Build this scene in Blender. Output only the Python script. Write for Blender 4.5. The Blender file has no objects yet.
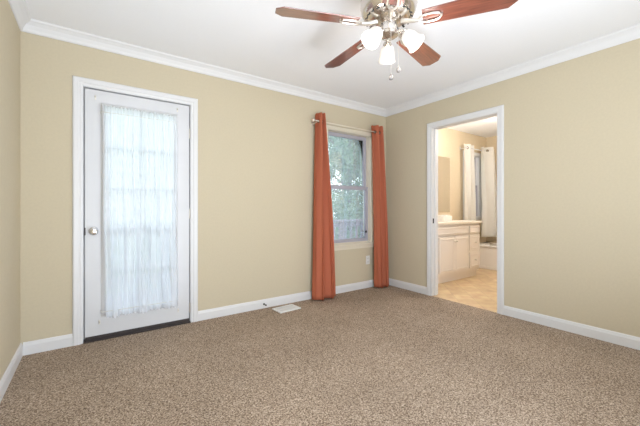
import bpy, bmesh, math, random
from math import sin, cos, pi, radians as rad
from mathutils import Vector, Matrix
random.seed(7)
sc = bpy.context.scene
C = sc.collection

# ------------------------------------------------------------------ camera, sky, sun, area lights, exposure
YAW = -0.61627
CX, CY, CZ = -3.3774, -3.1582, 1.0730
cd = bpy.data.cameras.new('camera'); cam = bpy.data.objects.new('camera', cd); C.objects.link(cam)
cam.location = (CX, CY, CZ); cam.rotation_euler = (pi/2, 0, YAW)
cd.sensor_width = 36; cd.lens = 320.38/640*36; cd.shift_y = -5.0/640; cd.clip_start = .05
sc.camera = cam

sc.view_settings.view_transform = 'Standard'; sc.view_settings.look = 'None'
sc.view_settings.gamma = 1.0; sc.view_settings.use_curve_mapping = False
sc.view_settings.exposure = -0.17

w = bpy.data.worlds.new('sky'); sc.world = w; w.use_nodes = True
nt = w.node_tree; bg = nt.nodes['Background']
tc = nt.nodes.new('ShaderNodeTexCoord'); sep = nt.nodes.new('ShaderNodeSeparateXYZ')
rp = nt.nodes.new('ShaderNodeValToRGB')
rp.color_ramp.elements[0].position = .0; rp.color_ramp.elements[0].color = (.93, .97, 1, 1)
rp.color_ramp.elements[1].position = .7; rp.color_ramp.elements[1].color = (.66, .82, 1, 1)
nt.links.new(tc.outputs['Generated'], sep.inputs[0]); nt.links.new(sep.outputs['Z'], rp.inputs[0])
nt.links.new(rp.outputs[0], bg.inputs[0]); bg.inputs[1].default_value = 3.6

sd = bpy.data.lights.new('sun', 'SUN'); sd.energy = 3.0; sd.angle = rad(3); sd.color = (1, .95, .85)
sun = bpy.data.objects.new('sun', sd); C.objects.link(sun)
sun.rotation_euler = Vector((-.62, .10, -.78)).to_track_quat('-Z', 'Y').to_euler()


def area(name, loc, aim, sx, sy, power, color):
    d = bpy.data.lights.new(name, 'AREA'); d.shape = 'RECTANGLE'; d.size = sx; d.size_y = sy
    d.energy = power; d.color = color
    o = bpy.data.objects.new(name, d); C.objects.link(o); o.location = loc
    o.rotation_euler = Vector(aim).to_track_quat('-Z', 'Z').to_euler()
    return o


area('rear_fill', (-2.40, -4.45, 1.35), (0, 1, .25), 1.7, 1.5, 16, (.84, .92, 1))     # added fill light outside the unseen opening behind the viewer
area('ceiling_fill', (-2.45, -3.45, .40), (-.12, .60, 1), 2.2, 1.3, 92, (.80, .89, 1))     # added area light aimed up to brighten the ceiling, like a bounced flash


def point(name, loc, power, color, size):
    d = bpy.data.lights.new(name, 'POINT'); d.energy = power; d.color = color; d.shadow_soft_size = size
    o = bpy.data.objects.new(name, d); C.objects.link(o); o.location = loc
    return o


point('bathroom_vanity_lamp', (.80, -.14, 2.06), 22, (1, .97, .94), .06)         # the lamp over the vanity mirror
point('bathroom_fill', (1.45, -1.25, 2.22), 44, (1, .97, .94), .12)      # added unseen light to brighten the bathroom, no fixture
FAN_BULB = 4.2; FAN_COL = (1, .94, .88)


# ------------------------------------------------------------------ materials
def mat(name, col, rough=.5, metal=0, spec=.5, coat=0, emit=None, emit_s=0):
    m = bpy.data.materials.new(name); m.use_nodes = True
    b = m.node_tree.nodes['Principled BSDF']
    b.inputs['Base Color'].default_value = (*col, 1); b.inputs['Roughness'].default_value = rough
    b.inputs['Metallic'].default_value = metal; b.inputs['Specular IOR Level'].default_value = spec
    b.inputs['Coat Weight'].default_value = coat
    if emit: b.inputs['Emission Color'].default_value = (*emit, 1); b.inputs['Emission Strength'].default_value = emit_s
    return m


def N(m, t, **kw):
    n = m.node_tree.nodes.new(t)
    for k, v in kw.items():
        if k in n.inputs: n.inputs[k].default_value = v
        else: setattr(n, k, v)
    return n


def L(m, a, b): m.node_tree.links.new(a, b)


def P(m): return m.node_tree.nodes['Principled BSDF']


def noisy(m, scale, c1, c2, bump=0, detail=2, dist=.01, lo=.35, hi=.65, stretch=None):
    """noise colour between c1 and c2 plus a bump"""
    t = N(m, 'ShaderNodeTexCoord'); n = N(m, 'ShaderNodeTexNoise', Scale=scale, Detail=detail)
    if stretch:
        mp = N(m, 'ShaderNodeMapping'); mp.inputs['Scale'].default_value = stretch
        L(m, t.outputs['Object'], mp.inputs[0]); L(m, mp.outputs[0], n.inputs['Vector'])
    else: L(m, t.outputs['Object'], n.inputs['Vector'])
    r = N(m, 'ShaderNodeValToRGB'); e = r.color_ramp.elements
    e[0].position = lo; e[0].color = (*c1, 1); e[1].position = hi; e[1].color = (*c2, 1)
    L(m, n.outputs[0], r.inputs[0]); L(m, r.outputs[0], P(m).inputs['Base Color'])
    if bump:
        b = N(m, 'ShaderNodeBump', Strength=bump, Distance=dist)
        L(m, n.outputs[0], b.inputs['Height']); L(m, b.outputs[0], P(m).inputs['Normal'])
    return m


WALL = (.59, .52, .385)
M_wall = noisy(mat('wall_paint', WALL, .85, spec=.2), 60, tuple(c*.985 for c in WALL), tuple(c*1.015 for c in WALL), .06, dist=.002)
M_bath = noisy(mat('bathroom_paint', (.66, .55, .39), .8, spec=.2), 60, (.65, .54, .38), (.67, .56, .40), .05, dist=.002)
M_ceil = noisy(mat('ceiling_paint', (.89, .90, .93), .9, spec=.1), 90, (.885, .895, .925), (.895, .905, .935), 0)
M_trim = mat('white_trim_paint', (.73, .73, .74), .35)
M_crown = mat('crown_paint', (.76, .76, .77), .7)
M_door = mat('white_door_paint', (.655, .66, .68), .4)
M_cream = mat('cream_window_paint', (.74, .68, .56), .45)
M_sash = mat('grey_violet_sash', (.42, .41, .47), .5)
M_nickel = mat('brushed_nickel', (.72, .67, .62), .22, 1)
M_iron = mat('satin_nickel', (.78, .75, .70), .35, 1)
M_dark = mat('dark_metal', (.05, .045, .045), .4, .6)
M_sweep = mat('dark_brown_threshold', (.035, .026, .024), .6)
M_chrome = mat('chrome', (.75, .75, .76), .15, 1)
M_plastic = mat('white_plastic', (.80, .79, .76), .35)
M_slot = mat('dark_slot', (.05, .05, .05), .8)
M_ventw = mat('white_enamel', (.80, .80, .80), .4)
M_vanity = mat('cream_cabinet_paint', (.82, .755, .70), .4)
M_top = mat('cream_countertop', (.84, .77, .67), .25)
M_tub = mat('white_tub_enamel', (.84, .80, .75), .2)
M_mirror = mat('mirror_glass', (.85, .85, .85), .03, 1)
M_deck = noisy(mat('weathered_deck_wood', (.30, .27, .30), .8), 3, (.24, .22, .26), (.36, .32, .36), .2, stretch=(1, 12, 12))
M_trunk = noisy(mat('bark', (.16, .12, .09), .9), 12, (.10, .08, .06), (.22, .17, .13), .5)
M_lawn = noisy(mat('lawn', (.16, .25, .09), .95), 4, (.12, .2, .07), (.22, .32, .13), .3)
M_outside = mat('outside_wall', (.5, .47, .42), .9)

# carpet: speckled loop pile
M_carpet = mat('carpet', (.35, .27, .2), .95, spec=.05)
t = N(M_carpet, 'ShaderNodeTexCoord')
n1 = N(M_carpet, 'ShaderNodeTexVoronoi', Scale=210); n1.inputs['Randomness'].default_value = 1; L(M_carpet, t.outputs['Object'], n1.inputs['Vector'])
n3 = N(M_carpet, 'ShaderNodeTexNoise', Scale=100, Detail=4, Roughness=.7); L(M_carpet, t.outputs['Object'], n3.inputs['Vector'])
sp_ = N(M_carpet, 'ShaderNodeSeparateColor'); L(M_carpet, n1.outputs['Color'], sp_.inputs[0])
ad = N(M_carpet, 'ShaderNodeMath', operation='MULTIPLY_ADD'); ad.inputs[1].default_value = .45; L(M_carpet, sp_.outputs[0], ad.inputs[0])
sc_ = N(M_carpet, 'ShaderNodeMath', operation='MULTIPLY_ADD'); sc_.inputs[1].default_value = 1.1; sc_.inputs[2].default_value = -.275
L(M_carpet, n3.outputs[0], sc_.inputs[0]); L(M_carpet, sc_.outputs[0], ad.inputs[2])
r1 = N(M_carpet, 'ShaderNodeValToRGB'); e = r1.color_ramp.elements
e[0].position = .22; e[0].color = (.120, .084, .058, 1); e[1].position = .76; e[1].color = (.66, .54, .43, 1)
x = e.new(.5); x.color = (.345, .262, .196, 1)
L(M_carpet, ad.outputs[0], r1.inputs[0])
n2 = N(M_carpet, 'ShaderNodeTexNoise', Scale=1.6, Detail=3); L(M_carpet, t.outputs['Object'], n2.inputs['Vector'])
r2 = N(M_carpet, 'ShaderNodeValToRGB'); r2.color_ramp.elements[0].position = .3; r2.color_ramp.elements[0].color = (.88, .87, .86, 1)
r2.color_ramp.elements[1].position = .7; r2.color_ramp.elements[1].color = (1.06, 1.06, 1.06, 1)
L(M_carpet, n2.outputs[0], r2.inputs[0])
mx = N(M_carpet, 'ShaderNodeMix', data_type='RGBA', blend_type='MULTIPLY'); mx.inputs[0].default_value = 1
L(M_carpet, r1.outputs[0], mx.inputs[6]); L(M_carpet, r2.outputs[0], mx.inputs[7])
L(M_carpet, mx.outputs[2], P(M_carpet).inputs['Base Color'])
b = N(M_carpet, 'ShaderNodeBump', Strength=.35, Distance=.005); L(M_carpet, ad.outputs[0], b.inputs['Height'])
L(M_carpet, b.outputs[0], P(M_carpet).inputs['Normal'])

# bathroom floor: honey coloured tiles
M_tile = mat('bathroom_tile', (.6, .42, .2), .35)
t = N(M_tile, 'ShaderNodeTexCoord'); mp = N(M_tile, 'ShaderNodeMapping'); mp.inputs['Rotation'].default_value = (0, 0, rad(45))
L(M_tile, t.outputs['Object'], mp.inputs[0])
bk = N(M_tile, 'ShaderNodeTexBrick', Scale=1.0); bk.offset = 0
bk.inputs['Brick Width'].default_value = .20; bk.inputs['Row Height'].default_value = .20; bk.inputs['Mortar Size'].default_value = .004
bk.inputs['Color1'].default_value = (.72, .54, .33, 1); bk.inputs['Color2'].default_value = (.60, .43, .24, 1); bk.inputs['Mortar'].default_value = (.56, .41, .25, 1)
L(M_tile, mp.outputs[0], bk.inputs['Vector'])
n1 = N(M_tile, 'ShaderNodeTexNoise', Scale=9, Detail=4); L(M_tile, t.outputs['Object'], n1.inputs['Vector'])
mx = N(M_tile, 'ShaderNodeMix', data_type='RGBA', blend_type='OVERLAY'); mx.inputs[0].default_value = .5
L(M_tile, bk.outputs[0], mx.inputs[6]); L(M_tile, n1.outputs[0], mx.inputs[7]); L(M_tile, mx.outputs[2], P(M_tile).inputs['Base Color'])

# mahogany fan blades
M_blade = noisy(mat('mahogany_blade', (.3, .1, .06), .28, coat=1, spec=.9), 5, (.11, .026, .016), (.22, .062, .038), .03, detail=5, stretch=(1.2, 16, 16))
P(M_blade).inputs['Coat IOR'].default_value = 1.9; P(M_blade).inputs['Coat Roughness'].default_value = .18
# lit frosted lamp glass
M_shade = mat('lit_frosted_glass', (.74, .71, .67), .4, emit=(1, .93, .84), emit_s=.14)


def cloth(name, col, trans, see, rough=.9, weave=0):
    m = bpy.data.materials.new(name); m.use_nodes = True
    t = m.node_tree; t.nodes.clear()
    o = t.nodes.new('ShaderNodeOutputMaterial'); d = t.nodes.new('ShaderNodeBsdfDiffuse'); tr = t.nodes.new('ShaderNodeBsdfTranslucent')
    d.inputs[0].default_value = (*col, 1); tr.inputs[0].default_value = (*col, 1)
    a = t.nodes.new('ShaderNodeMixShader'); a.inputs[0].default_value = trans
    t.links.new(d.outputs[0], a.inputs[1]); t.links.new(tr.outputs[0], a.inputs[2])
    if see:
        tp = t.nodes.new('ShaderNodeBsdfTransparent'); b = t.nodes.new('ShaderNodeMixShader')
        lw = t.nodes.new('ShaderNodeLayerWeight'); lw.inputs[0].default_value = .3
        mr = t.nodes.new('ShaderNodeMapRange'); mr.inputs[3].default_value = see; mr.inputs[4].default_value = .04
        t.links.new(lw.outputs['Facing'], mr.inputs[0]); t.links.new(mr.outputs[0], b.inputs[0])
        t.links.new(a.outputs[0], b.inputs[1]); t.links.new(tp.outputs[0], b.inputs[2])
        t.links.new(b.outputs[0], o.inputs[0])
    else: t.links.new(a.outputs[0], o.inputs[0])
    return m


M_sheer = cloth('white_sheer', (.93, .95, .99), .80, .05)
M_rust = cloth('rust_curtain_cloth', (.52, .165, .095), .06, 0)
M_white_cloth = cloth('white_curtain_cloth', (.92, .90, .86), .45, 0)
M_screen = bpy.data.materials.new('insect_screen'); M_screen.use_nodes = True
t = M_screen.node_tree; t.nodes.clear()
o = t.nodes.new('ShaderNodeOutputMaterial'); g = t.nodes.new('ShaderNodeBsdfTranslucent'); g.inputs[0].default_value = (.62, .66, .74, 1)
tp = t.nodes.new('ShaderNodeBsdfTransparent'); ms = t.nodes.new('ShaderNodeMixShader'); ms.inputs[0].default_value = .2
t.links.new(tp.outputs[0], ms.inputs[1]); t.links.new(g.outputs[0], ms.inputs[2]); t.links.new(ms.outputs[0], o.inputs[0])
M_leaf = [cloth('leaf_%d' % i, c, .4, 0) for i, c in enumerate([(.20, .32, .18), (.31, .42, .26), (.13, .23, .14), (.42, .52, .36)])]

M_glass = bpy.data.materials.new('pane_glass'); M_glass.use_nodes = True
t = M_glass.node_tree; t.nodes.clear()
o = t.nodes.new('ShaderNodeOutputMaterial'); g = t.nodes.new('ShaderNodeBsdfGlossy'); g.inputs['Roughness'].default_value = .02
tp = t.nodes.new('ShaderNodeBsdfTransparent'); tp.inputs[0].default_value = (.95, .97, .97, 1)
fr = t.nodes.new('ShaderNodeFresnel'); fr.inputs[0].default_value = 1.45; ms = t.nodes.new('ShaderNodeMixShader')
t.links.new(fr.outputs[0], ms.inputs[0]); t.links.new(tp.outputs[0], ms.inputs[1]); t.links.new(g.outputs[0], ms.inputs[2]); t.links.new(ms.outputs[0], o.inputs[0])


# ------------------------------------------------------------------ mesh helpers
def link(name, bm, m, parent=None, smooth=False, angle=None):
    bmesh.ops.recalc_face_normals(bm, faces=bm.faces)
    me = bpy.data.meshes.new(name); bm.to_mesh(me); bm.free()
    if m: me.materials.append(m)
    if smooth:
        for p in me.polygons: p.use_smooth = True
        if angle: me.set_sharp_from_angle(angle=rad(angle))
    ob = bpy.data.objects.new(name, me); C.objects.link(ob)
    if parent: ob.parent = parent
    return ob


def tag(o, label=None, cat=None, group=None, kind=None):
    if label: o['label'] = label
    if cat: o['category'] = cat
    if group: o['group'] = group
    if kind: o['kind'] = kind
    return o


def thing(name, label, cat, loc=(0, 0, 0), rz=0, group=None):
    o = bpy.data.objects.new(name, None); C.objects.link(o); o.location = loc; o.rotation_euler = (0, 0, rz)
    o.empty_display_size = .1
    return tag(o, label, cat, group)


def struct(o): o['kind'] = 'structure'; return o


def box(bm, x0, x1, y0, y1, z0, z1, bev=0, mtx=None):
    x0, x1 = sorted((x0, x1)); y0, y1 = sorted((y0, y1)); z0, z1 = sorted((z0, z1))
    r = bmesh.ops.create_cube(bm, size=1)
    vs = r['verts']
    for v in vs:
        v.co = Vector(((x0+x1)/2+v.co.x*(x1-x0), (y0+y1)/2+v.co.y*(y1-y0), (z0+z1)/2+v.co.z*(z1-z0)))
    if bev:
        es = list({e for v in vs for e in v.link_edges})
        rr = bmesh.ops.bevel(bm, geom=es, offset=bev, segments=2, profile=.6, affect='EDGES')
        vs = list({v for f in rr['faces'] for v in f.verts} | {v for v in vs if v.is_valid})
    if mtx: bmesh.ops.transform(bm, matrix=mtx, verts=vs)
    return vs


def lathe(bm, prof, seg=32, mtx=None, cap=True):
    """prof: list of (r, z)"""
    rings = []
    for r, z in prof:
        rings.append([bm.verts.new((r*cos(2*pi*i/seg), r*sin(2*pi*i/seg), z)) for i in range(seg)])
    for a, b in zip(rings, rings[1:]):
        for i in range(seg): bm.faces.new((a[i], a[(i+1) % seg], b[(i+1) % seg], b[i]))
    if cap:
        for ring, (r, z) in ((rings[0], prof[0]), (rings[-1], prof[-1])):
            if r > 1e-5: bm.faces.new(ring)
    vs = [v for r in rings for v in r]
    if mtx: bmesh.ops.transform(bm, matrix=mtx, verts=vs)
    return vs


def tube(bm, pts, r, seg=10, closed=False):
    pts = [Vector(p) for p in pts]; n = len(pts); rings = []
    up = Vector((0, 0, 1))
    for i, p in enumerate(pts):
        a = pts[(i-1) % n] if (closed or i) else p; b = pts[(i+1) % n] if (closed or i < n-1) else p
        t = (b-a).normalized(); u = t.cross(up)
        if u.length < 1e-3: u = t.cross(Vector((1, 0, 0)))
        u.normalize(); v = t.cross(u)
        rr = r[i] if isinstance(r, (list, tuple)) else r
        rings.append([bm.verts.new(p+rr*(cos(2*pi*k/seg)*u+sin(2*pi*k/seg)*v)) for k in range(seg)])
    for i in range(n if closed else n-1):
        a, b = rings[i], rings[(i+1) % n]
        for k in range(seg): bm.faces.new((a[k], a[(k+1) % seg], b[(k+1) % seg], b[k]))
    if not closed: bm.faces.new(rings[0]); bm.faces.new(rings[-1])


def torus(bm, c, axis, R, r, seg=24, s2=8):
    c = Vector(c); ax = Vector(axis).normalized(); u = ax.orthogonal().normalized(); v = ax.cross(u)
    rings = []
    for i in range(seg):
        a = 2*pi*i/seg; d = cos(a)*u+sin(a)*v
        rings.append([bm.verts.new(c+d*(R+r*cos(2*pi*k/s2))+ax*r*sin(2*pi*k/s2)) for k in range(s2)])
    for i in range(seg):
        a, b = rings[i], rings[(i+1) % seg]
        for k in range(s2): bm.faces.new((a[k], a[(k+1) % s2], b[(k+1) % s2], b[k]))


def sweep(bm, path, prof, fn, closed=False, pclosed=True):
    """sweep profile (u = offset to the left of the 2D path, v) along a path with mitred corners; fn(x, y, v) -> 3D"""
    n = len(path); rings = []
    for i, p in enumerate(path):
        p = Vector(p)
        d1 = (p-Vector(path[(i-1) % n])).normalized() if (closed or i) else None
        d2 = (Vector(path[(i+1) % n])-p).normalized() if (closed or i < n-1) else None
        d1 = d1 or d2; d2 = d2 or d1
        n1 = Vector((-d1.y, d1.x)); n2 = Vector((-d2.y, d2.x)); m = (n1+n2).normalized(); k = 1/max(.2, m.dot(n1))
        rings.append([bm.verts.new(fn(*(p+m*k*u), v)) for u, v in prof])
    q = len(prof)
    for i in range(n if closed else n-1):
        a, b = rings[i], rings[(i+1) % n]
        for k in range(q if pclosed else q-1): bm.faces.new((a[k], a[(k+1) % q], b[(k+1) % q], b[k]))
    if not closed and pclosed: bm.faces.new(rings[0]); bm.faces.new(rings[-1])


def panel(bm, u0, u1, v0, v1, t0, t1, holes, fn):
    """slab in (u, v) of thickness t0..t1 with rectangular holes"""
    us = sorted({u0, u1, *[h[0] for h in holes], *[h[1] for h in holes]}); vs = sorted({v0, v1, *[h[2] for h in holes], *[h[3] for h in holes]})
    us = [u for u in us if u0 <= u <= u1]; vs = [v for v in vs if v0 <= v <= v1]
    def solid(i, j):
        if not (0 <= i < len(us)-1 and 0 <= j < len(vs)-1): return False
        a, b = (us[i]+us[i+1])/2, (vs[j]+vs[j+1])/2
        return not any(h[0] < a < h[1] and h[2] < b < h[3] for h in holes)
    cache = {}
    def V(i, j, t):
        if (i, j, t) not in cache: cache[i, j, t] = bm.verts.new(fn(us[i], vs[j], t))
        return cache[i, j, t]
    for i in range(len(us)-1):
        for j in range(len(vs)-1):
            if not solid(i, j): continue
            for t in (t0, t1): bm.faces.new((V(i, j, t), V(i+1, j, t), V(i+1, j+1, t), V(i, j+1, t)))
            for di, dj, a, b in ((-1, 0, (i, j), (i, j+1)), (1, 0, (i+1, j), (i+1, j+1)), (0, -1, (i, j), (i+1, j)), (0, 1, (i, j+1), (i+1, j+1))):
                if not solid(i+di, j+dj): bm.faces.new((V(*a, t0), V(*b, t0), V(*b, t1), V(*a, t1)))


fB = lambda u, v, t: (u, t, v)          # on the back wall: x, z, depth y
fR = lambda u, v, t: (t, u, v)          # on the right wall: y, z, depth x

# ------------------------------------------------------------------ room shell
W, H, FR = 3.808, 2.44, -4.2
DX0, DX1, DZ = -3.463, -2.612, 2.058             # exterior door hole
WX0, WX1, WZ0, WZ1 = -1.04, -.266, .605, 2.068   # window hole
OY0, OY1, OZ = -1.545, -.742, 2.062              # doorway hole in the right wall
BX, BY0, BY1 = 2.87, -2.0, .06                   # bathroom far wall, front wall, back wall
W2 = (2.10, 2.62, .90, 2.06)                     # bathroom window hole

bm = bmesh.new(); box(bm, -W-.14, 0.0, FR-.14, .17, -.12, 0); struct(tag(link('floor', bm, M_carpet), 'speckled tan cut pile carpet covering the bedroom floor', 'carpet'))
bm = bmesh.new(); box(bm, 0.0, BX+.12, BY0-.12, BY1+.16, -.12, -.004); struct(tag(link('floor_bathroom', bm, M_tile), 'honey coloured tile floor beyond the doorway', 'tile floor'))
bm = bmesh.new(); box(bm, -W-.14, BX+.12, FR-.14, .30, H, H+.12); struct(tag(link('ceiling', bm, M_ceil), 'flat white ceiling above the carpeted room', 'ceiling'))
bm = bmesh.new(); panel(bm, -W-.14, .12, 0, H, 0, .17, [(DX0, DX1, -1, DZ), (WX0, WX1, WZ0, WZ1)], fB)
for f in list(bm.faces): pass
bmesh.ops.remove_doubles(bm, verts=bm.verts, dist=1e-5); struct(tag(link('wall_back', bm, M_wall), 'beige wall holding the curtained glass door and the window', 'wall'))
bm = bmesh.new(); panel(bm, FR-.14, 0, 0, H, 0, .12, [(OY0, OY1, -1, OZ)], fR); struct(tag(link('wall_right', bm, M_wall), 'beige wall pierced by the open bathroom doorway', 'wall'))
bm = bmesh.new(); panel(bm, FR-.14, 0, 0, H, -W-.14, -W, [], fR); struct(tag(link('wall_left', bm, M_wall), 'plain beige wall at the left edge of the picture', 'wall'))
bm = bmesh.new(); panel(bm, -W, 0, 0, H, FR-.14, FR, [(-3.25, -1.55, .60, 2.10)], fB); struct(tag(link('wall_front', bm, M_wall), 'beige wall behind the viewer with a wide opening added to let in light', 'wall'))  # unseen wall; its opening is added to let fill light into the room
bm = bmesh.new(); panel(bm, .12, BX+.12, 0, H, BY1, BY1+.14, [W2], fB); struct(tag(link('wall_bathroom_back', bm, M_bath), 'tan bathroom wall behind the vanity and the white curtains', 'wall'))
bm = bmesh.new(); panel(bm, BY0, BY1, 0, H, BX, BX+.12, [], fR); struct(tag(link('wall_bathroom_far', bm, M_bath), 'tan bathroom wall rising behind the tub', 'wall'))
bm = bmesh.new(); panel(bm, .12, BX+.12, 0, H, BY0-.12, BY0, [], fB); struct(tag(link('wall_bathroom_front', bm, M_bath), 'tan bathroom wall hidden to the right of the doorway', 'wall'))

# crown moulding round the room (one mitred loop)
bm = bmesh.new()
cr = [(0, H-.082), (.008, H-.082), (.014, H-.074), (.020, H-.058), (.034, H-.034), (.052, H-.018), (.062, H-.012), (.068, H), (0, H)]
sweep(bm, [(-W, FR), (0, FR), (0, 0), (-W, 0)], cr, lambda x, y, v: (x, y, v), closed=True)
struct(tag(link('trim_1', bm, M_crown), 'white crown moulding round the top of the walls', 'crown moulding'))

# baseboards
bp = [(0, 0), (.014, 0), (.014, .068), (.011, .076), (.008, .088), (.004, .093), (0, .093)]
def baseboard(name, a, b, label):
    bm = bmesh.new(); sweep(bm, [a, b], bp, lambda x, y, v: (x, y, v)); struct(tag(link(name, bm, M_trim), label, 'baseboard'))
baseboard('baseboard_left', (-W, 0), (-W, FR), 'white baseboard along the left wall')
baseboard('baseboard_back', (-3.507, 0), (-W+.014, 0), 'short white baseboard between the left corner and the glass door')
baseboard('baseboard_window', (-.014, 0), (-2.572, 0), 'long white baseboard running under the window to the glass door')
baseboard('baseboard_corner', (0, -.692), (0, 0), 'short white baseboard between the curtain corner and the doorway')
baseboard('baseboard_right', (0, FR), (0, -1.589), 'white baseboard on the wall right of the bathroom doorway')
baseboard('baseboard_bathroom', (BX, BY0), (BX, -1.47), 'white baseboard inside the bathroom')

# door casings
cp = [(0, 0), (.0, .011), (.008, .013), (.02, .013), (.026, .017), (.052, .019), (.060, .016), (.064, .010), (.064, 0)]
bm = bmesh.new()
sweep(bm, [(DX0+.018, 0), (DX0+.018, DZ-.016), (DX1-.018, DZ-.016), (DX1-.018, 0)], cp, lambda x, y, v: (x, -v, y))
struct(tag(link('trim_2', bm, M_trim), 'white casing around the curtained glass door', 'door casing'))
bm = bmesh.new()
sweep(bm, [(-(OY1-.012), 0), (-(OY1-.012), OZ-.012), (-(OY0+.012), OZ-.012), (-(OY0+.012), 0)], cp, lambda x, y, v: (-v, -x, y))
struct(tag(link('trim_3', bm, M_trim), 'white casing around the open bathroom doorway', 'door casing'))
# jamb linings
bm = bmesh.new()
box(bm, DX0, DX0+.022, .0, .168, 0, DZ); box(bm, DX1-.022, DX1, 0, .168, 0, DZ); box(bm, DX0+.022, DX1-.022, 0, .168, DZ-.02, DZ)
box(bm, DX0+.022, DX0+.05, .052, .075, .012, DZ-.02); box(bm, DX1-.05, DX1-.022, .052, .075, .012, DZ-.02); box(bm, DX0+.05, DX1-.05, .052, .075, DZ-.045, DZ-.02)
struct(tag(link('trim_4', bm, M_trim), 'white jamb lining the glass door opening', 'door jamb'))
jb = bmesh.new()
box(jb, -.0, .122, OY1-.016, OY1, 0, OZ); box(jb, 0, .122, OY0, OY0+.016, 0, OZ); box(jb, 0, .122, OY0+.016, OY1-.016, OZ-.016, OZ)
box(jb, .045, .08, OY1-.028, OY1-.016, 0, OZ-.016, .002); box(jb, .045, .08, OY0+.016, OY0+.028, 0, OZ-.016, .002)
j3 = struct(tag(link('trim_5', jb, M_trim), 'white jamb lining the bathroom doorway', 'door jamb'))
bm = bmesh.new(); box(bm, .012, .036, OY1-.018, OY1-.0155, .885, .945, .001); tag(link('strike_plate', bm, M_dark, j3), 'dark metal strike plate')
bm = bmesh.new(); sweep(bm, [(-OY1, 0), (-OY1, OZ-.0), (-OY0, OZ-.0), (-OY0, 0)], cp, lambda x, y, v: (.12+v, -x, y))
struct(tag(link('trim_6', bm, M_trim), 'white casing on the bathroom side of the doorway', 'door casing'))

# ------------------------------------------------------------------ glass door
SX0, SX1, SZ0, SZ1 = -3.430, -2.641, .040, 2.028
GX0, GX1, GZ0, GZ1 = -3.298, -2.770, .215, 1.905
door = struct(tag(thing('door_1', 'white glass door behind a sheer curtain, framed by white casing', 'door', ((SX0+SX1)/2, .03, 0)), kind='structure'))
D0 = Vector(door.location)
def dpart(name, bm, m, **k):
    bmesh.ops.translate(bm, vec=-D0, verts=bm.verts); return link(name, bm, m, door, **k)
bm = bmesh.new(); panel(bm, SX0, SX1, SZ0, SZ1, .006, .050, [(GX0, GX1, GZ0, GZ1)], fB); dpart('slab', bm, M_door)
bm = bmesh.new()
lp = [(0, 0), (0, .012), (.006, .016), (.020, .012), (.030, .004), (.032, 0)]
sweep(bm, [(GX0+.004, GZ0+.004), (GX0+.004, GZ1-.004), (GX1-.004, GZ1-.004), (GX1-.004, GZ0+.004)], lp, lambda x, y, v: (x, .006-v, y), closed=True)
dpart('lite_frame', bm, M_door)
bm = bmesh.new(); xm = -3.038
box(bm, xm-.007, xm+.007, .020, .036, GZ0, GZ1, .002)
for z in (.565, .900, 1.232, 1.568): box(bm, GX0, xm-.007, .021, .035, z-.007, z+.007); box(bm, xm+.007, GX1, .021, .035, z-.007, z+.007)
dpart('muntin_grid', bm, M_door)
bm = bmesh.new(); box(bm, GX0, GX1, .026, .030, GZ0, GZ1); dpart('glass_pane', bm, M_glass)
bm = bmesh.new(); box(bm, SX0+.002, SX1-.001, -.004, .052, .012, .040, .003); tag(dpart('door_sweep', bm, M_sweep), 'dark brown sweep along the bottom edge')
# knob
bm = bmesh.new(); K = Matrix.Translation((-3.374, .006, .886)) @ Matrix.Rotation(rad(90), 4, 'X')
lathe(bm, [(.001, 0), (.033, 0), (.034, .004), (.030, .009), (.014, .013), (.011, .030), (.018, .036), (.026, .044), (.028, .054), (.024, .063), (.012, .067), (.001, .068)], 32, K)
kn = dpart('door_knob', bm, M_chrome, smooth=True, angle=40); kn['label'] = 'round chrome knob'
bm = bmesh.new(); lathe(bm, [(.001, .0685), (.009, .0685), (.010, .070), (.001, .071)], 20, K); dpart_k = link('lock_button', bm, M_nickel, kn, True, 40)
bmesh_off = D0
for v in dpart_k.data.vertices: v.co -= D0
bm = bmesh.new(); box(bm, SX0-.004, SX0+.004, .004, .024, .855, .915, .001); tag(dpart('latch_plate', bm, M_dark), 'dark latch plate')
for z in (.14, 1.02, 1.77):
    bm = bmesh.new(); lathe(bm, [(.001, -.045), (.0055, -.045), (.0055, .045), (.001, .045)], 12, Matrix.Translation((SX1+.004, .001, z)))
    box(bm, SX1-.002, SX1+.008, .003, .006, z-.043, z+.043); dpart('hinge', bm, M_iron)
for x, z in ((-3.362, 1.965), (-2.745, 1.972), (-3.335, .145), (-2.738, .13)):
    bm = bmesh.new(); box(bm, x-.006, x+.006, .003, .006, z-.018, z+.018, .001)
    tube(bm, [(x, .005, z+.004), (x, -.012, z+.004), (x, -.018, z+.012)], .003, 8); tag(dpart('rod_bracket', bm, M_iron), 'small metal curtain rod bracket')
bm = bmesh.new(); box(bm, DX0+.022, DX1-.022, -.018, .168, 0, .012, .004); struct(tag(link('trim_7', bm, M_sweep), 'dark threshold under the glass door', 'threshold'))

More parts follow.
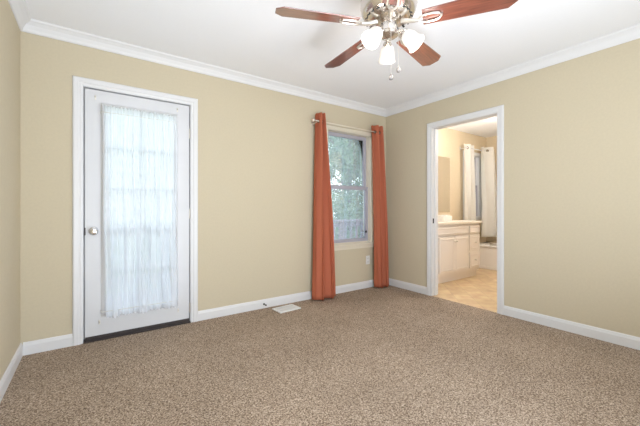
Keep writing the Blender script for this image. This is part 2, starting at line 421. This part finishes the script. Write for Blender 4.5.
# sheer curtain
def sheer():
    bm = bmesh.new(); nu, nv = 200, 70
    zt, zb = 1.898, .188; g = []
    ph = [random.uniform(0, 6.28) for _ in range(8)]
    for j in range(nv+1):
        v = j/nv; z = zt+(zb-zt)*v; row = []
        hem = 0
        x0 = -3.318+.022*v; x1 = -2.765+.016*v
        pin = math.exp(-((z-1.845)/.02)**2)+math.exp(-((z-.238)/.02)**2)       # rod pockets pull the cloth flat
        ruff = 1 if (z > 1.865 or z < .215) else 0
        for i in range(nu+1):
            u = i/nu; x = x0+(x1-x0)*u
            drift = .25*sin(3*v+ph[0])+.5*v*v*sin(5*u+ph[1])
            y = (.007+.007*v)*sin(2*pi*(7*u+drift)+ph[2])+.0045*sin(2*pi*(17*u-.6*drift)+ph[3])+.003*sin(2*pi*(31*u+.3*v)+ph[4])
            y += .014*sin(2*pi*(2.6*u+1.1*v*v)+ph[5])*v
            y = y*(1-.75*pin)*(1.25 if ruff else 1)
            zz = z+(.006*sin(2*pi*22*u+ph[6]) if j in (0, nv) else 0)
            row.append(bm.verts.new((x+.004*sin(9*v+6*u), -.052+y, zz)))
        g.append(row)
    for j in range(nv):
        for i in range(nu): bm.faces.new((g[j][i], g[j][i+1], g[j+1][i+1], g[j+1][i]))
    return bm
sh = tag(thing('sheer_curtain', 'white sheer curtain gathered on rods over the glass of the door', 'curtain', (-3.04, -.04, .19)), None)
def spart(name, bm, m, par, **k):
    bmesh.ops.translate(bm, vec=-Vector(par.location), verts=bm.verts); return link(name, bm, m, par, **k)
spart('sheer_panel', sheer(), M_sheer, sh, smooth=True)
for z in (1.845, .238):
    bm = bmesh.new(); tube(bm, [(-3.325, .0, z), (-3.325, -.042, z), (-3.318, -.052, z), (-2.765, -.052, z), (-2.757, -.042, z), (-2.757, .0, z)], .0035, 8)
    spart('sash_rod', bm, M_plastic, sh, smooth=True)

# ------------------------------------------------------------------ bedroom window
win = struct(thing('window_1', 'double hung window with trees outside between the rust curtains', 'window', ((WX0+WX1)/2, .06, WZ0)))
def wpart(name, bm, m, **k): return spart(name, bm, m, win, **k)
bm = bmesh.new()
for a in ((WX0, WX0+.022), (WX1-.022, WX1)): box(bm, a[0], a[1], 0, .16, WZ0, WZ1)
box(bm, WX0+.022, WX1-.022, 0, .16, WZ1-.022, WZ1); box(bm, WX0+.022, WX1-.022, .03, .16, WZ0, WZ0+.02)
wpart('window_frame', bm, M_cream)
bm = bmesh.new(); sweep(bm, [(WX0+.012, WZ0), (WX0+.012, WZ1-.012), (WX1-.012, WZ1-.012), (WX1-.012, WZ0)], [(0, 0), (0, .010), (.008, .013), (.028, .014), (.034, .010), (.034, 0)], lambda x, y, v: (x, -v, y))
wpart('window_casing', bm, M_cream)
bm = bmesh.new(); box(bm, WX0-.055, WX1+.055, -.040, .06, WZ0-.018, WZ0+.004, .004); wpart('window_sill', bm, M_cream)
bm = bmesh.new(); box(bm, WX0-.035, WX1+.035, -.013, 0, WZ0-.065, WZ0-.018, .003); wpart('sill_apron', bm, M_cream)
def sash(name, z0, z1, y, rail=.044, stile=.044):
    a, b = WX0+.022, WX1-.022
    bm = bmesh.new(); panel(bm, a, b, z0, z1, y, y+.03, [(a+stile, b-stile, z0+rail, z1-rail)], fB)
    s = wpart(name, bm, M_sash)
    bm = bmesh.new(); box(bm, a+stile, b-stile, y+.013, y+.016, z0+rail, z1-rail)
    p = spart('pane', bm, M_glass, win); p.parent = s
    return s
sash('lower_sash', WZ0+.02, 1.36, .062); sash('upper_sash', 1.325, WZ1-.022, .098)
bm = bmesh.new(); box(bm, WX0+.022, WX1-.022, .140, .1415, WZ0+.02, WZ1-.022); tag(wpart('insect_screen', bm, M_screen), 'fine grey insect screen')
bm = bmesh.new(); box(bm, WX1-.075, WX1-.045, .052, .063, .735, .765, .003); wpart('sash_latch', bm, M_dark)

# ------------------------------------------------------------------ rust curtains on their rod
ROD_Y, ROD_Z = -.088, 2.090
rod = thing('curtain_rod', 'thin cream curtain rod with ball finials above the bedroom window', 'curtain rod', (-.69, ROD_Y, ROD_Z))
bm = bmesh.new(); tube(bm, [(-1.262, ROD_Y, ROD_Z), (-.205, ROD_Y, ROD_Z)], .0085, 14); spart('pole', bm, M_cream, rod, smooth=True)
for x, s in ((-1.262, -1), (-.205, 1)):
    bm = bmesh.new(); lathe(bm, [(.001, 0), (.011, 0), (.011, .008), (.007, .012), (.016, .020), (.021, .030), (.017, .043), (.006, .050), (.001, .051)], 20, Matrix.Translation((x, ROD_Y, ROD_Z)) @ Matrix.Rotation(s*pi/2, 4, 'Y'))
    tag(spart('finial', bm, M_iron, rod, smooth=True), 'shiny ball finial')
for x in (-1.250, -.222):
    bm = bmesh.new(); box(bm, x-.012, x+.012, -.006, 0, ROD_Z-.035, ROD_Z+.035, .002); tube(bm, [(x, -.004, ROD_Z-.018), (x, ROD_Y, ROD_Z-.018), (x, ROD_Y-.012, ROD_Z-.006)], .006, 8)
    spart('rod_bracket', bm, M_iron, rod)


def grommet_curtain(name, label, top, bot, rod_y, rod_z, ztop, zbot, waves, amp, m, seed, ring_mat=None, flare=1.5, rod_x=None):
    """panel of deep folds; top / bot are (x0, x1); the rod threads through holes where the fold crosses it"""
    rr = random.Random(seed); ph = rr.uniform(0, 6.28)
    cur = thing(name, label, 'curtain', ((bot[0]+bot[1])/2, rod_y, zbot))
    bm = bmesh.new(); nu, nv = int(waves*36), 60; g = []
    q = [rr.uniform(-.5, .5) for _ in range(6)]
    for j in range(nv+1):
        v = (j/nv)**1.35 if j < nv else 1
        z = ztop+(zbot-ztop)*v; row = []
        for i in range(nu+1):
            u = i/nu
            wv = v**.7
            x0 = top[0]+(bot[0]-top[0])*wv; x1 = top[1]+(bot[1]-top[1])*wv
            a = amp*(1+(flare-1)*v)*(1+.25*q[0]*sin(3*u*pi+q[1]))
            th = 2*pi*waves*u+.5*v*sin(4*u+q[2]*4)
            wy = min(1, 1.6*v); y = rod_y-.02*v+a*((1-wy)*sin(th)+wy*(.75-1.9*abs(sin((th-pi/2)/2))))+.006*v*sin(2*th+q[3]*6)
            x = x0+(x1-x0)*u+.32*(x1-x0)/waves*v*.5*sin(2*th+1+q[4])
            y = min(y, -.022 if rod_y > -.3 else y)
            row.append(bm.verts.new((x, y, z)))
        g.append(row)
    holes = []
    for k in range(int(waves*2)+1):
        u = k/(2*waves); i = round(u*nu)
        if 0 < i < nu: holes.append(Vector(((top[0]+(top[1]-top[0])*u), rod_y, rod_z)))
    for j in range(nv):
        for i in range(nu):
            f = bm.faces.new((g[j][i], g[j][i+1], g[j+1][i+1], g[j+1][i]))
            c = f.calc_center_median()
            if abs(c.z-rod_z) < .017 and any((c-h).length < .019 for h in holes): bm.faces.remove(f)
    p = spart('curtain_panel', bm, m, cur, smooth=True)
    md = p.modifiers.new('thickness', 'SOLIDIFY'); md.thickness = .0025; md.offset = 0
    if ring_mat:
        slope = Vector(((top[1]-top[0])/(2*pi*waves), amp, 0)).normalized()
        for k, h in enumerate(holes):
            s = Vector((slope.x, slope.y*(-1 if k % 2 == 0 else 1), 0)); nrm = Vector((-s.y, s.x, 0))
            bm = bmesh.new(); torus(bm, h, nrm, .0185, .0042, 20, 6); tag(spart('grommet', bm, ring_mat, cur, smooth=True), 'metal grommet ring')
    return cur


M_ring = mat('antique_bronze', (.20, .13, .08), .35, .9)
grommet_curtain('rust_curtain', 'rust orange curtain hanging left of the bedroom window to the carpet', (-1.24, -1.135), (-1.315, -.99), ROD_Y, ROD_Z, 2.185, .015, 2.5, .052, M_rust, 3, M_ring, 1.4)
grommet_curtain('rust_curtain', 'rust orange curtain hanging right of the bedroom window, in the room corner', (-.340, -.150), (-.305, -.085), ROD_Y, ROD_Z, 2.175, .015, 2.5, .046, M_rust, 11, M_ring, 1.3)

# ------------------------------------------------------------------ outlet, door stop, floor register
ox, oz = -.352, .372
ol = thing('wall_outlet', 'white outlet plate on the beige wall under the window sill', 'outlet', (ox, 0, oz))
bm = bmesh.new(); box(bm, ox-.035, ox+.035, -.006, 0, oz-.058, oz+.058, .003); spart('cover_plate', bm, M_plastic, ol)
for dz in (-.024, .024):
    bm = bmesh.new(); box(bm, ox-.016, ox+.016, -.0085, -.005, oz+dz-.014, oz+dz+.014, .002); so = spart('socket', bm, M_plastic, ol)
    bm = bmesh.new(); box(bm, ox-.008, ox-.005, -.009, -.0083, oz+dz-.005, oz+dz+.006); box(bm, ox+.005, ox+.008, -.009, -.0083, oz+dz-.005, oz+dz+.006)
    s = spart('slots', bm, M_slot, ol); s.parent = so
ds = thing('door_stop', 'small dark metal door stop on the baseboard left of the floor register', 'door stop', (-1.885, -.014, .045))
bm = bmesh.new(); R = Matrix.Translation((-1.885, -.014, .045)) @ Matrix.Rotation(rad(90), 4, 'X')
lathe(bm, [(.001, 0), (.011, 0), (.011, .004), (.005, .007), (.005, .040), (.001, .040)], 14, R); spart('stem', bm, M_dark, ds, smooth=True, angle=40)
bm = bmesh.new(); lathe(bm, [(.001, .040), (.008, .040), (.009, .046), (.008, .053), (.001, .054)], 14, R); spart('bumper', bm, M_slot, ds, smooth=True, angle=40)

vt = thing('floor_register', 'white slotted floor register set in the carpet near the left curtain', 'floor register', (-1.703, -.180, 0), rad(4))
bm = bmesh.new(); panel(bm, -.128, .128, -.085, .085, .002, .012, [(-.108+i*.0122, -.108+i*.0122+.0062, -.058, -.006) for i in range(18)]+[(-.108+i*.0122, -.108+i*.0122+.0062, .006, .058) for i in range(18)], lambda u, v, t: (u, v, t))
link('grille', bm, M_ventw, vt)
bm = bmesh.new(); box(bm, -.115, .115, -.07, .07, .0005, .002); tag(link('duct_shadow_plate', bm, mat('duct_shade_grey', (.30, .30, .30), .6), vt), 'grey plate coloured as the shade under the slots')  # shade inside the duct, put in as a flat grey plate
vt.children[-1].name = 'duct_shade_plate'

# ------------------------------------------------------------------ ceiling fan
FX, FY = -1.934, -1.830
fan = thing('ceiling_fan', 'brushed nickel ceiling fan with five mahogany blades and three lit lamps', 'ceiling fan', (FX, FY, 0))
ZB = 2.165
bm = bmesh.new()
lathe(bm, [(.001, H-.001), (.085, H-.001), (.088, H-.02), (.080, H-.05), (.060, H-.062), (.06, H-.066), (.001, H-.066)], 40); link('canopy', bm, M_nickel, fan, True, 35)
bm = bmesh.new()
lathe(bm, [(.001, H-.066), (.110, H-.066), (.150, H-.085), (.165, H-.115), (.167, H-.165), (.160, H-.195), (.145, H-.222), (.110, H-.240), (.085, H-.246), (.001, H-.246)], 48)
link('motor_housing', bm, M_nickel, fan, True, 35)
for i in range(22):
    a = 2*pi*i/22; m4 = Matrix.Rotation(a, 4, 'Z') @ Matrix.Translation((.128, 0, H-.2325)) @ Matrix.Rotation(rad(26), 4, 'Y')
    bm = bmesh.new(); box(bm, -.014, .014, -.006, .006, -.002, .002, .001, m4)
    tag(link('vent_slot', bm, M_slot, fan), 'dark slot in the underside of the housing')
bm = bmesh.new(); lathe(bm, [(.001, H-.246), (.070, H-.246), (.074, H-.262), (.056, H-.268), (.051, H-.272), (.051, H-.315), (.058, H-.322), (.055, H-.338), (.040, H-.348), (.012, H-.356), (.010, H-.366), (.001, H-.368)], 36)
link('light_fitter', bm, M_nickel, fan, True, 35)
PH = 192
for k in range(5):
    a = rad(PH-72*k)+YAW
    Mx = Matrix.Rotation(a, 4, 'Z') @ Matrix.Translation((0, 0, ZB)) @ Matrix.Rotation(rad(-13), 4, 'X')
    # blade outline with clipped corners
    ol2 = [(.195, -.046), (.215, -.054), (.60, -.070), (.645, -.045), (.662, 0), (.645, .045), (.60, .070), (.215, .054), (.195, .046)]
    ol2 = [(.195, -.056), (.630, -.072), (.672, -.034), (.672, .034), (.630, .072), (.195, .056)]
    bm = bmesh.new()
    lo = [bm.verts.new((x, y, 0)) for x, y in ol2]; hi = [bm.verts.new((x, y, .006)) for x, y in ol2]
    bm.faces.new(lo); bm.faces.new(hi)
    for i in range(len(lo)): j = (i+1) % len(lo); bm.faces.new((lo[i], lo[j], hi[j], hi[i]))
    bl = link('fan_blade', bm, M_blade, fan); bl.matrix_local = Mx
    md = bl.modifiers.new('edge', 'BEVEL'); md.width = .002; md.segments = 2
    # blade iron: arm from the housing, then a slotted loop under the blade
    bm = bmesh.new()
    tube(bm, [(.075, 0, .012), (.110, 0, .002), (.150, 0, -.006), (.178, 0, -.007)], [.013, .014, .012, .009], 10)
    lp = [(.165, .0), (.185, .020), (.215, .028), (.255, .027), (.285, .020), (.298, 0), (.285, -.020), (.255, -.027), (.215, -.028), (.185, -.020)]
    tube(bm, [(x, y, -.0075) for x, y in lp], .0062, 8, closed=True)
    for sx, sy in ((.215, .028), (.215, -.028), (.297, 0)): lathe(bm, [(.001, -.0145), (.006, -.0140), (.007, -.011), (.007, -.001), (.001, -.001)], 12, Matrix.Translation((sx, sy, 0)))
    bi = link('blade_iron', bm, M_iron, fan, True, 40); bi.matrix_local = Mx
# lamps
for adeg in (82, 220, 338):
    a = rad(adeg)+YAW
    bm = bmesh.new()
    tube(bm, [(.045, 0, H-.325), (.065, 0, H-.322), (.080, 0, H-.326), (.090, 0, H-.338)], .010, 10)
    T = Matrix.Translation((.088, 0, H-.334)) @ Matrix.Rotation(rad(180-42), 4, 'Y')
    lathe(bm, [(.001, -.004), (.020, -.004), (.026, .004), (.027, .022), (.024, .024), (.001, .024)], 24, T)
    arm = link('lamp_arm', bm, M_nickel, fan, True, 40); arm.matrix_local = Matrix.Rotation(a, 4, 'Z')
    bm = bmesh.new()
    outer = [(.024, .012), (.032, .018), (.040, .032), (.045, .055), (.046, .076), (.049, .094), (.056, .112)]
    inner = [(r-.003, z) for r, z in outer[::-1]]; inner[0] = (.0535, .1125)
    lathe(bm, outer+inner, 32, T, cap=False)
    s = link('lamp_shade', bm, M_shade, fan, True); s.matrix_local = Matrix.Rotation(a, 4, 'Z')
    bm = bmesh.new(); lathe(bm, [(.001, .024), (.012, .026), (.013, .036), (.020, .050), (.024, .064), (.022, .076), (.012, .086), (.001, .089)], 20, T)
    b_ = link('light_bulb', bm, mat('lit_bulb', (.9, .88, .84), .3, emit=(1, .9, .75), emit_s=3.0), s, True)
    d = bpy.data.lights.new('fan_lamp', 'POINT'); d.energy = FAN_BULB; d.color = FAN_COL; d.shadow_soft_size = .045
    lo_ = bpy.data.objects.new('fan_lamp', d); C.objects.link(lo_); lo_.parent = fan
    lo_.location = Matrix.Rotation(a, 4, 'Z') @ T @ Vector((0, 0, .19))
M_pend = mat('dull_grey_metal', (.30, .28, .27), .45, .6)
# pull chains
def cam_dir(r, u): return Vector((cos(YAW)*r-sin(YAW)*u, sin(YAW)*r+cos(YAW)*u, 0))
for (r, u), zb in (((.004, -.050), 1.832), ((.052, -.030), 1.885)):
    p = cam_dir(r, u)
    bm = bmesh.new(); z = H-.312
    tube(bm, [(p.x, p.y, H-.300), (p.x, p.y, zb+.02)], .0011, 6)
    for i in range(int((z-zb-.02)/.008)): lathe(bm, [(.0003, -.0018), (.0018, 0), (.0003, .0018)], 6, Matrix.Translation((p.x, p.y, z-i*.008)))
    ch = link('pull_chain', bm, M_iron, fan)
    bm = bmesh.new(); lathe(bm, [(.001, .022), (.004, .020), (.010, .012), (.0125, 0), (.010, -.010), (.001, -.0125)], 16, Matrix.Translation((p.x, p.y, zb)))
    link('chain_pendant', bm, M_pend, ch, True)

# ------------------------------------------------------------------ bathroom
VX0, VX1, VF = .42, 1.615, -.490
va = thing('vanity_cabinet', 'cream bathroom vanity with two doors and two drawers, seen through the doorway', 'vanity', (1.02, -.2, 0))
bm = bmesh.new(); box(bm, VX0, VX1, VF+.02, BY1-.004, .105, .835); spart('body', bm, M_vanity, va)
bm = bmesh.new(); box(bm, VX0+.01, VX1-.01, VF+.06, BY1-.004, 0, .105); spart('toe_kick', bm, M_vanity, va)
def front(name, x0, x1, z0, z1):
    bm = bmesh.new(); box(bm, x0, x1, VF, VF+.02, z0, z1, .004)
    k = .045 if z1-z0 > .2 else .03
    lp = [(0, 0), (.006, .006), (.016, .004), (.020, 0)]
    sweep(bm, [(x0+k, z0+k), (x0+k, z1-k), (x1-k, z1-k), (x1-k, z0+k)], lp, lambda x, y, v: (x, VF-v, y), closed=True)
    return spart(name, bm, M_vanity, va)
def knob(par, x, z):
    bm = bmesh.new(); lathe(bm, [(.001, 0), (.008, 0), (.006, .010), (.010, .016), (.015, .022), (.014, .028), (.001, .031)], 16, Matrix.Translation((x, VF, z)) @ Matrix.Rotation(rad(90), 4, 'X'))
    k = spart('knob', bm, M_iron, va, smooth=True); k.parent = par; k['label'] = 'small metal knob'
front('false_front', VX0+.02, 1.285, .685, .800)
d1 = front('door', .545, .915, .150, .660); d2 = front('door', .925, 1.285, .150, .660)
knob(d1, .890, .590); knob(d2, .950, .590)
front('false_front', 1.315, VX1-.015, .685, .800)
w1 = front('drawer', 1.315, VX1-.015, .420, .660); w2 = front('drawer', 1.315, VX1-.015, .150, .395)
knob(w1, 1.458, .545); knob(w2, 1.458, .275)
ct = thing('countertop', 'cream vanity countertop with a low backsplash', 'countertop', (1.02, -.2, .835))
bm = bmesh.new(); box(bm, VX0-.01, VX1+.025, VF-.022, BY1-.003, .836, .872, .006); spart('slab', bm, M_top, ct)
bm = bmesh.new(); box(bm, VX0, VX1+.02, BY1-.022, BY1-.003, .872, .960, .004); spart('backsplash', bm, M_top, ct)
bm = bmesh.new(); lathe(bm, [(.001, .862), (.10, .864), (.155, .8725), (.185, .876), (.19, .8725), (.19, .866), (.001, .861)], 32, Matrix.Translation((.66, -.20, .0)) @ Matrix.Diagonal((1.1, .85, 1, 1))); spart('basin_rim', bm, M_top, ct, smooth=True)
# mirror over the vanity
mi = thing('wall_mirror', 'frameless mirror on the tan wall above the vanity', 'mirror', (1.2, BY1, 1.5))
bm = bmesh.new(); box(bm, .50, 1.64, BY1-.006, BY1-.001, 1.0, 1.94, .002); spart('mirror_glass', bm, M_mirror, mi)
# white box and dispenser on the counter
tb = thing('tissue_box', 'small white box on the left end of the vanity countertop', 'box', (1.02, -.27, .872))
bm = bmesh.new(); box(bm, .90, 1.10, -.33, -.21, .873, .955, .006); spart('carton', bm, M_plastic, tb)
bm = bmesh.new(); box(bm, .97, 1.03, -.30, -.24, .955, .968, .006); spart('tissue', bm, M_plastic, tb)
# bathroom window
w2 = struct(thing('window_2', 'grey bathroom window between the two white curtains', 'window', (2.3, BY1, W2[2])))
bm = bmesh.new(); panel(bm, W2[0], W2[1], W2[2], W2[3], BY1+.0, BY1+.13, [(W2[0]+.02, W2[1]-.02, W2[2]+.02, W2[3]-.02)], fB); spart('window_frame', bm, M_trim, w2)
bm = bmesh.new(); sweep(bm, [(W2[0], W2[2]), (W2[0], W2[3]), (W2[1], W2[3]), (W2[1], W2[2])], [(0, 0), (0, .012), (.05, .012), (.05, 0)], lambda x, y, v: (x, BY1-v, y), closed=True); spart('window_casing', bm, M_trim, w2)
for nm, a, b, y in (('lower_sash', W2[2]+.02, 1.50, .09), ('upper_sash', 1.465, W2[3]-.02, .13)):
    bm = bmesh.new(); panel(bm, W2[0]+.02, W2[1]-.02, a, b, BY1+y-.06, BY1+y-.03, [(W2[0]+.055, W2[1]-.055, a+.035, b-.035)], fB); s = spart(nm, bm, M_sash, w2)
    bm = bmesh.new(); box(bm, W2[0]+.055, W2[1]-.055, BY1+y-.047, BY1+y-.044, a+.035, b-.035); p = spart('pane', bm, M_glass, w2); p.parent = s
RY, RZ = -.055, 2.135
r2 = thing('curtain_rod', 'white rod above the bathroom window holding the white curtains', 'curtain rod', (2.3, RY, RZ))
bm = bmesh.new(); tube(bm, [(1.93, RY, RZ), (BX-.002, RY, RZ)], .009, 12); spart('pole', bm, M_trim, r2, smooth=True)
for x in (1.96,):
    bm = bmesh.new(); box(bm, x-.012, x+.012, BY1-.006, BY1, RZ-.03, RZ+.03, .002); tube(bm, [(x, BY1-.004, RZ-.012), (x, RY, RZ-.012)], .006, 8); spart('rod_bracket', bm, M_trim, r2)
grommet_curtain('white_curtain', 'white curtain left of the bathroom window, behind the vanity', (1.90, 2.22), (1.92, 2.20), RY, RZ, 2.20, .60, 1.5, .030, M_white_cloth, 21, M_ring, 1.2)
grommet_curtain('white_curtain', 'white curtain right of the bathroom window, hanging over the tub', (2.47, 2.85), (2.47, 2.85), RY-.045, RZ, 2.20, .54, 1.5, .085, M_white_cloth, 5, M_ring, 1.2)
# tub
TX0, TX1, TY0, TY1, TZ = 2.26, BX-.003, -1.46, BY1-.003, .415
tu = thing('bathtub', 'white bathtub with a flat apron at the end of the bathroom', 'bathtub', (2.5, -.7, 0))
bm = bmesh.new()
box(bm, TX0+.015, TX0+.035, TY0, TY1, .02, TZ-.03); box(bm, TX0+.005, TX0+.035, TY0, TY1, 0, .05, .006)
spart('apron', bm, M_tub, tu)
bm = bmesh.new(); panel(bm, TX0, TX1, TY0, TY1, TZ-.035, TZ, [(TX0+.075, TX1-.06, TY0+.10, TY1-.10)], lambda u, v, t: (u, v, t))
md = spart('rim', bm, M_tub, tu); q = md.modifiers.new('soft', 'BEVEL'); q.width = .012; q.segments = 3
bm = bmesh.new(); a0 = [(TX0+.075, TY0+.10), (TX1-.06, TY0+.10), (TX1-.06, TY1-.10), (TX0+.075, TY1-.10)]; a1 = [(TX0+.13, TY0+.20), (TX1-.11, TY0+.20), (TX1-.11, TY1-.16), (TX0+.13, TY1-.16)]
p0 = [bm.verts.new((*p, TZ-.005)) for p in a0]; p1 = [bm.verts.new((*p, .08)) for p in a1]
for i in range(4): j = (i+1) % 4; bm.faces.new((p0[i], p0[j], p1[j], p1[i]))
bm.faces.new(p1); spart('basin', bm, M_tub, tu)

# ------------------------------------------------------------------ outside: deck, railing, lawn, trees
bm = bmesh.new(); box(bm, -6.5, 4.5, .34, 2.15, -.20, -.12)
struct(tag(link('floor_deck', bm, M_deck), 'weathered wooden deck outside the glass door', 'deck'))
ra = thing('deck_railing', 'grey violet wooden deck railing seen through the bedroom window', 'railing', (-1, 2.05, -.12))
bm = bmesh.new(); box(bm, -6.5, 4.5, 1.99, 2.13, .785, .825, .004); spart('top_rail', bm, M_deck, ra)
bm = bmesh.new(); box(bm, -6.5, 4.5, 2.04, 2.08, .68, .77); spart('upper_rail', bm, M_deck, ra)
bm = bmesh.new(); box(bm, -6.5, 4.5, 2.04, 2.08, .0, .09); spart('bottom_rail', bm, M_deck, ra)
for i in range(7):
    bm = bmesh.new(); x = -5.9+i*1.7; box(bm, x-.045, x+.045, 2.0, 2.12, -.12, .785); spart('post', bm, M_deck, ra)
for i in range(70):
    x = -6.2+i*.152
    bm = bmesh.new(); box(bm, x-.018, x+.018, 2.00, 2.04, -.02, .77); spart('baluster', bm, M_deck, ra)
bm = bmesh.new(); box(bm, -40, 40, .5, 60, -1.7, -1.5); struct(tag(link('ground', bm, M_lawn), 'green lawn below the deck', 'lawn'))


def tree(x, y, h, r, n, mats, label, seed):
    rr = random.Random(seed)
    tr = thing('leafy_tree', label, 'tree', (x, y, -1.5), 0, 'trees beyond the deck')
    bm = bmesh.new(); tube(bm, [(0, 0, 0), (.05, .03, h*.25), (-.04, .05, h*.5), (.06, 0, h*.85)], [.16, .13, .10, .03], 9)
    for k in range(6):
        a = rr.uniform(0, 6.28); z = h*rr.uniform(.3, .7); tube(bm, [(0, 0, z), (r*.4*cos(a), r*.4*sin(a), z+.35), (r*.75*cos(a), r*.75*sin(a), z+.9)], [.05, .035, .01], 6)
    link('trunk', bm, M_trunk, tr)
    bm = bmesh.new(); cl = []
    for k in range(40):
        a = rr.uniform(0, 6.28); q = r*rr.random()**.5*.9; z = rr.uniform(.18, .97)*h
        cl.append((q*cos(a)*(1.1-.5*abs(z/h-.5)), q*sin(a), z, rr.uniform(.4, .75)*r*.55))
    for k in range(n):
        cx, cy, cz, cr_ = rr.choice(cl)
        d = Vector((rr.gauss(0, 1), rr.gauss(0, 1), rr.gauss(0, .8))).normalized()*cr_*rr.random()**.4
        c = Vector((cx, cy, cz))+d; s = rr.uniform(.05, .11)
        nrm = (d.normalized()+Vector((rr.gauss(0, .6), rr.gauss(0, .6), .5+rr.gauss(0, .5)))).normalized()
        u = nrm.orthogonal().normalized(); v = nrm.cross(u)
        an = rr.uniform(0, 6.28); u, v = u*cos(an)+v*sin(an), v*cos(an)-u*sin(an)
        f = bm.faces.new([bm.verts.new(p) for p in (c-u*s, c+v*s*.5+nrm*.01, c+u*s, c-v*s*.5+nrm*.01)])
        f.material_index = rr.choices(range(len(mats)), [4, 3, 2, 2][:len(mats)])[0]
    me = bpy.data.meshes.new('foliage'); bm.to_mesh(me); bm.free()
    for m in mats: me.materials.append(m)
    fo = bpy.data.objects.new('foliage', me); C.objects.link(fo); fo.parent = tr


for i, (x, y, h, r, n, lab) in enumerate((
        (4.5, 6.0, 7.0, 1.6, 10500, 'nearest leafy tree behind the deck railing, seen through the window'),
        (8.0, 10.6, 8.5, 2.2, 8500, 'leafy tree seen through the window behind the nearest tree'),
        (13.0, 16.0, 10.0, 3.0, 5000, 'farthest and largest leafy tree, seen through the window'),
        (1.5, 7.4, 6.5, 1.4, 4200, 'small leafy tree beyond the deck, left of the nearest tree'),
        (3.4, 12.5, 7.5, 2.0, 3600, 'tall leafy tree far beyond the deck, between the small tree and the farthest tree'))):
    tree(x, y, h, r, n, M_leaf, lab, 40+i)
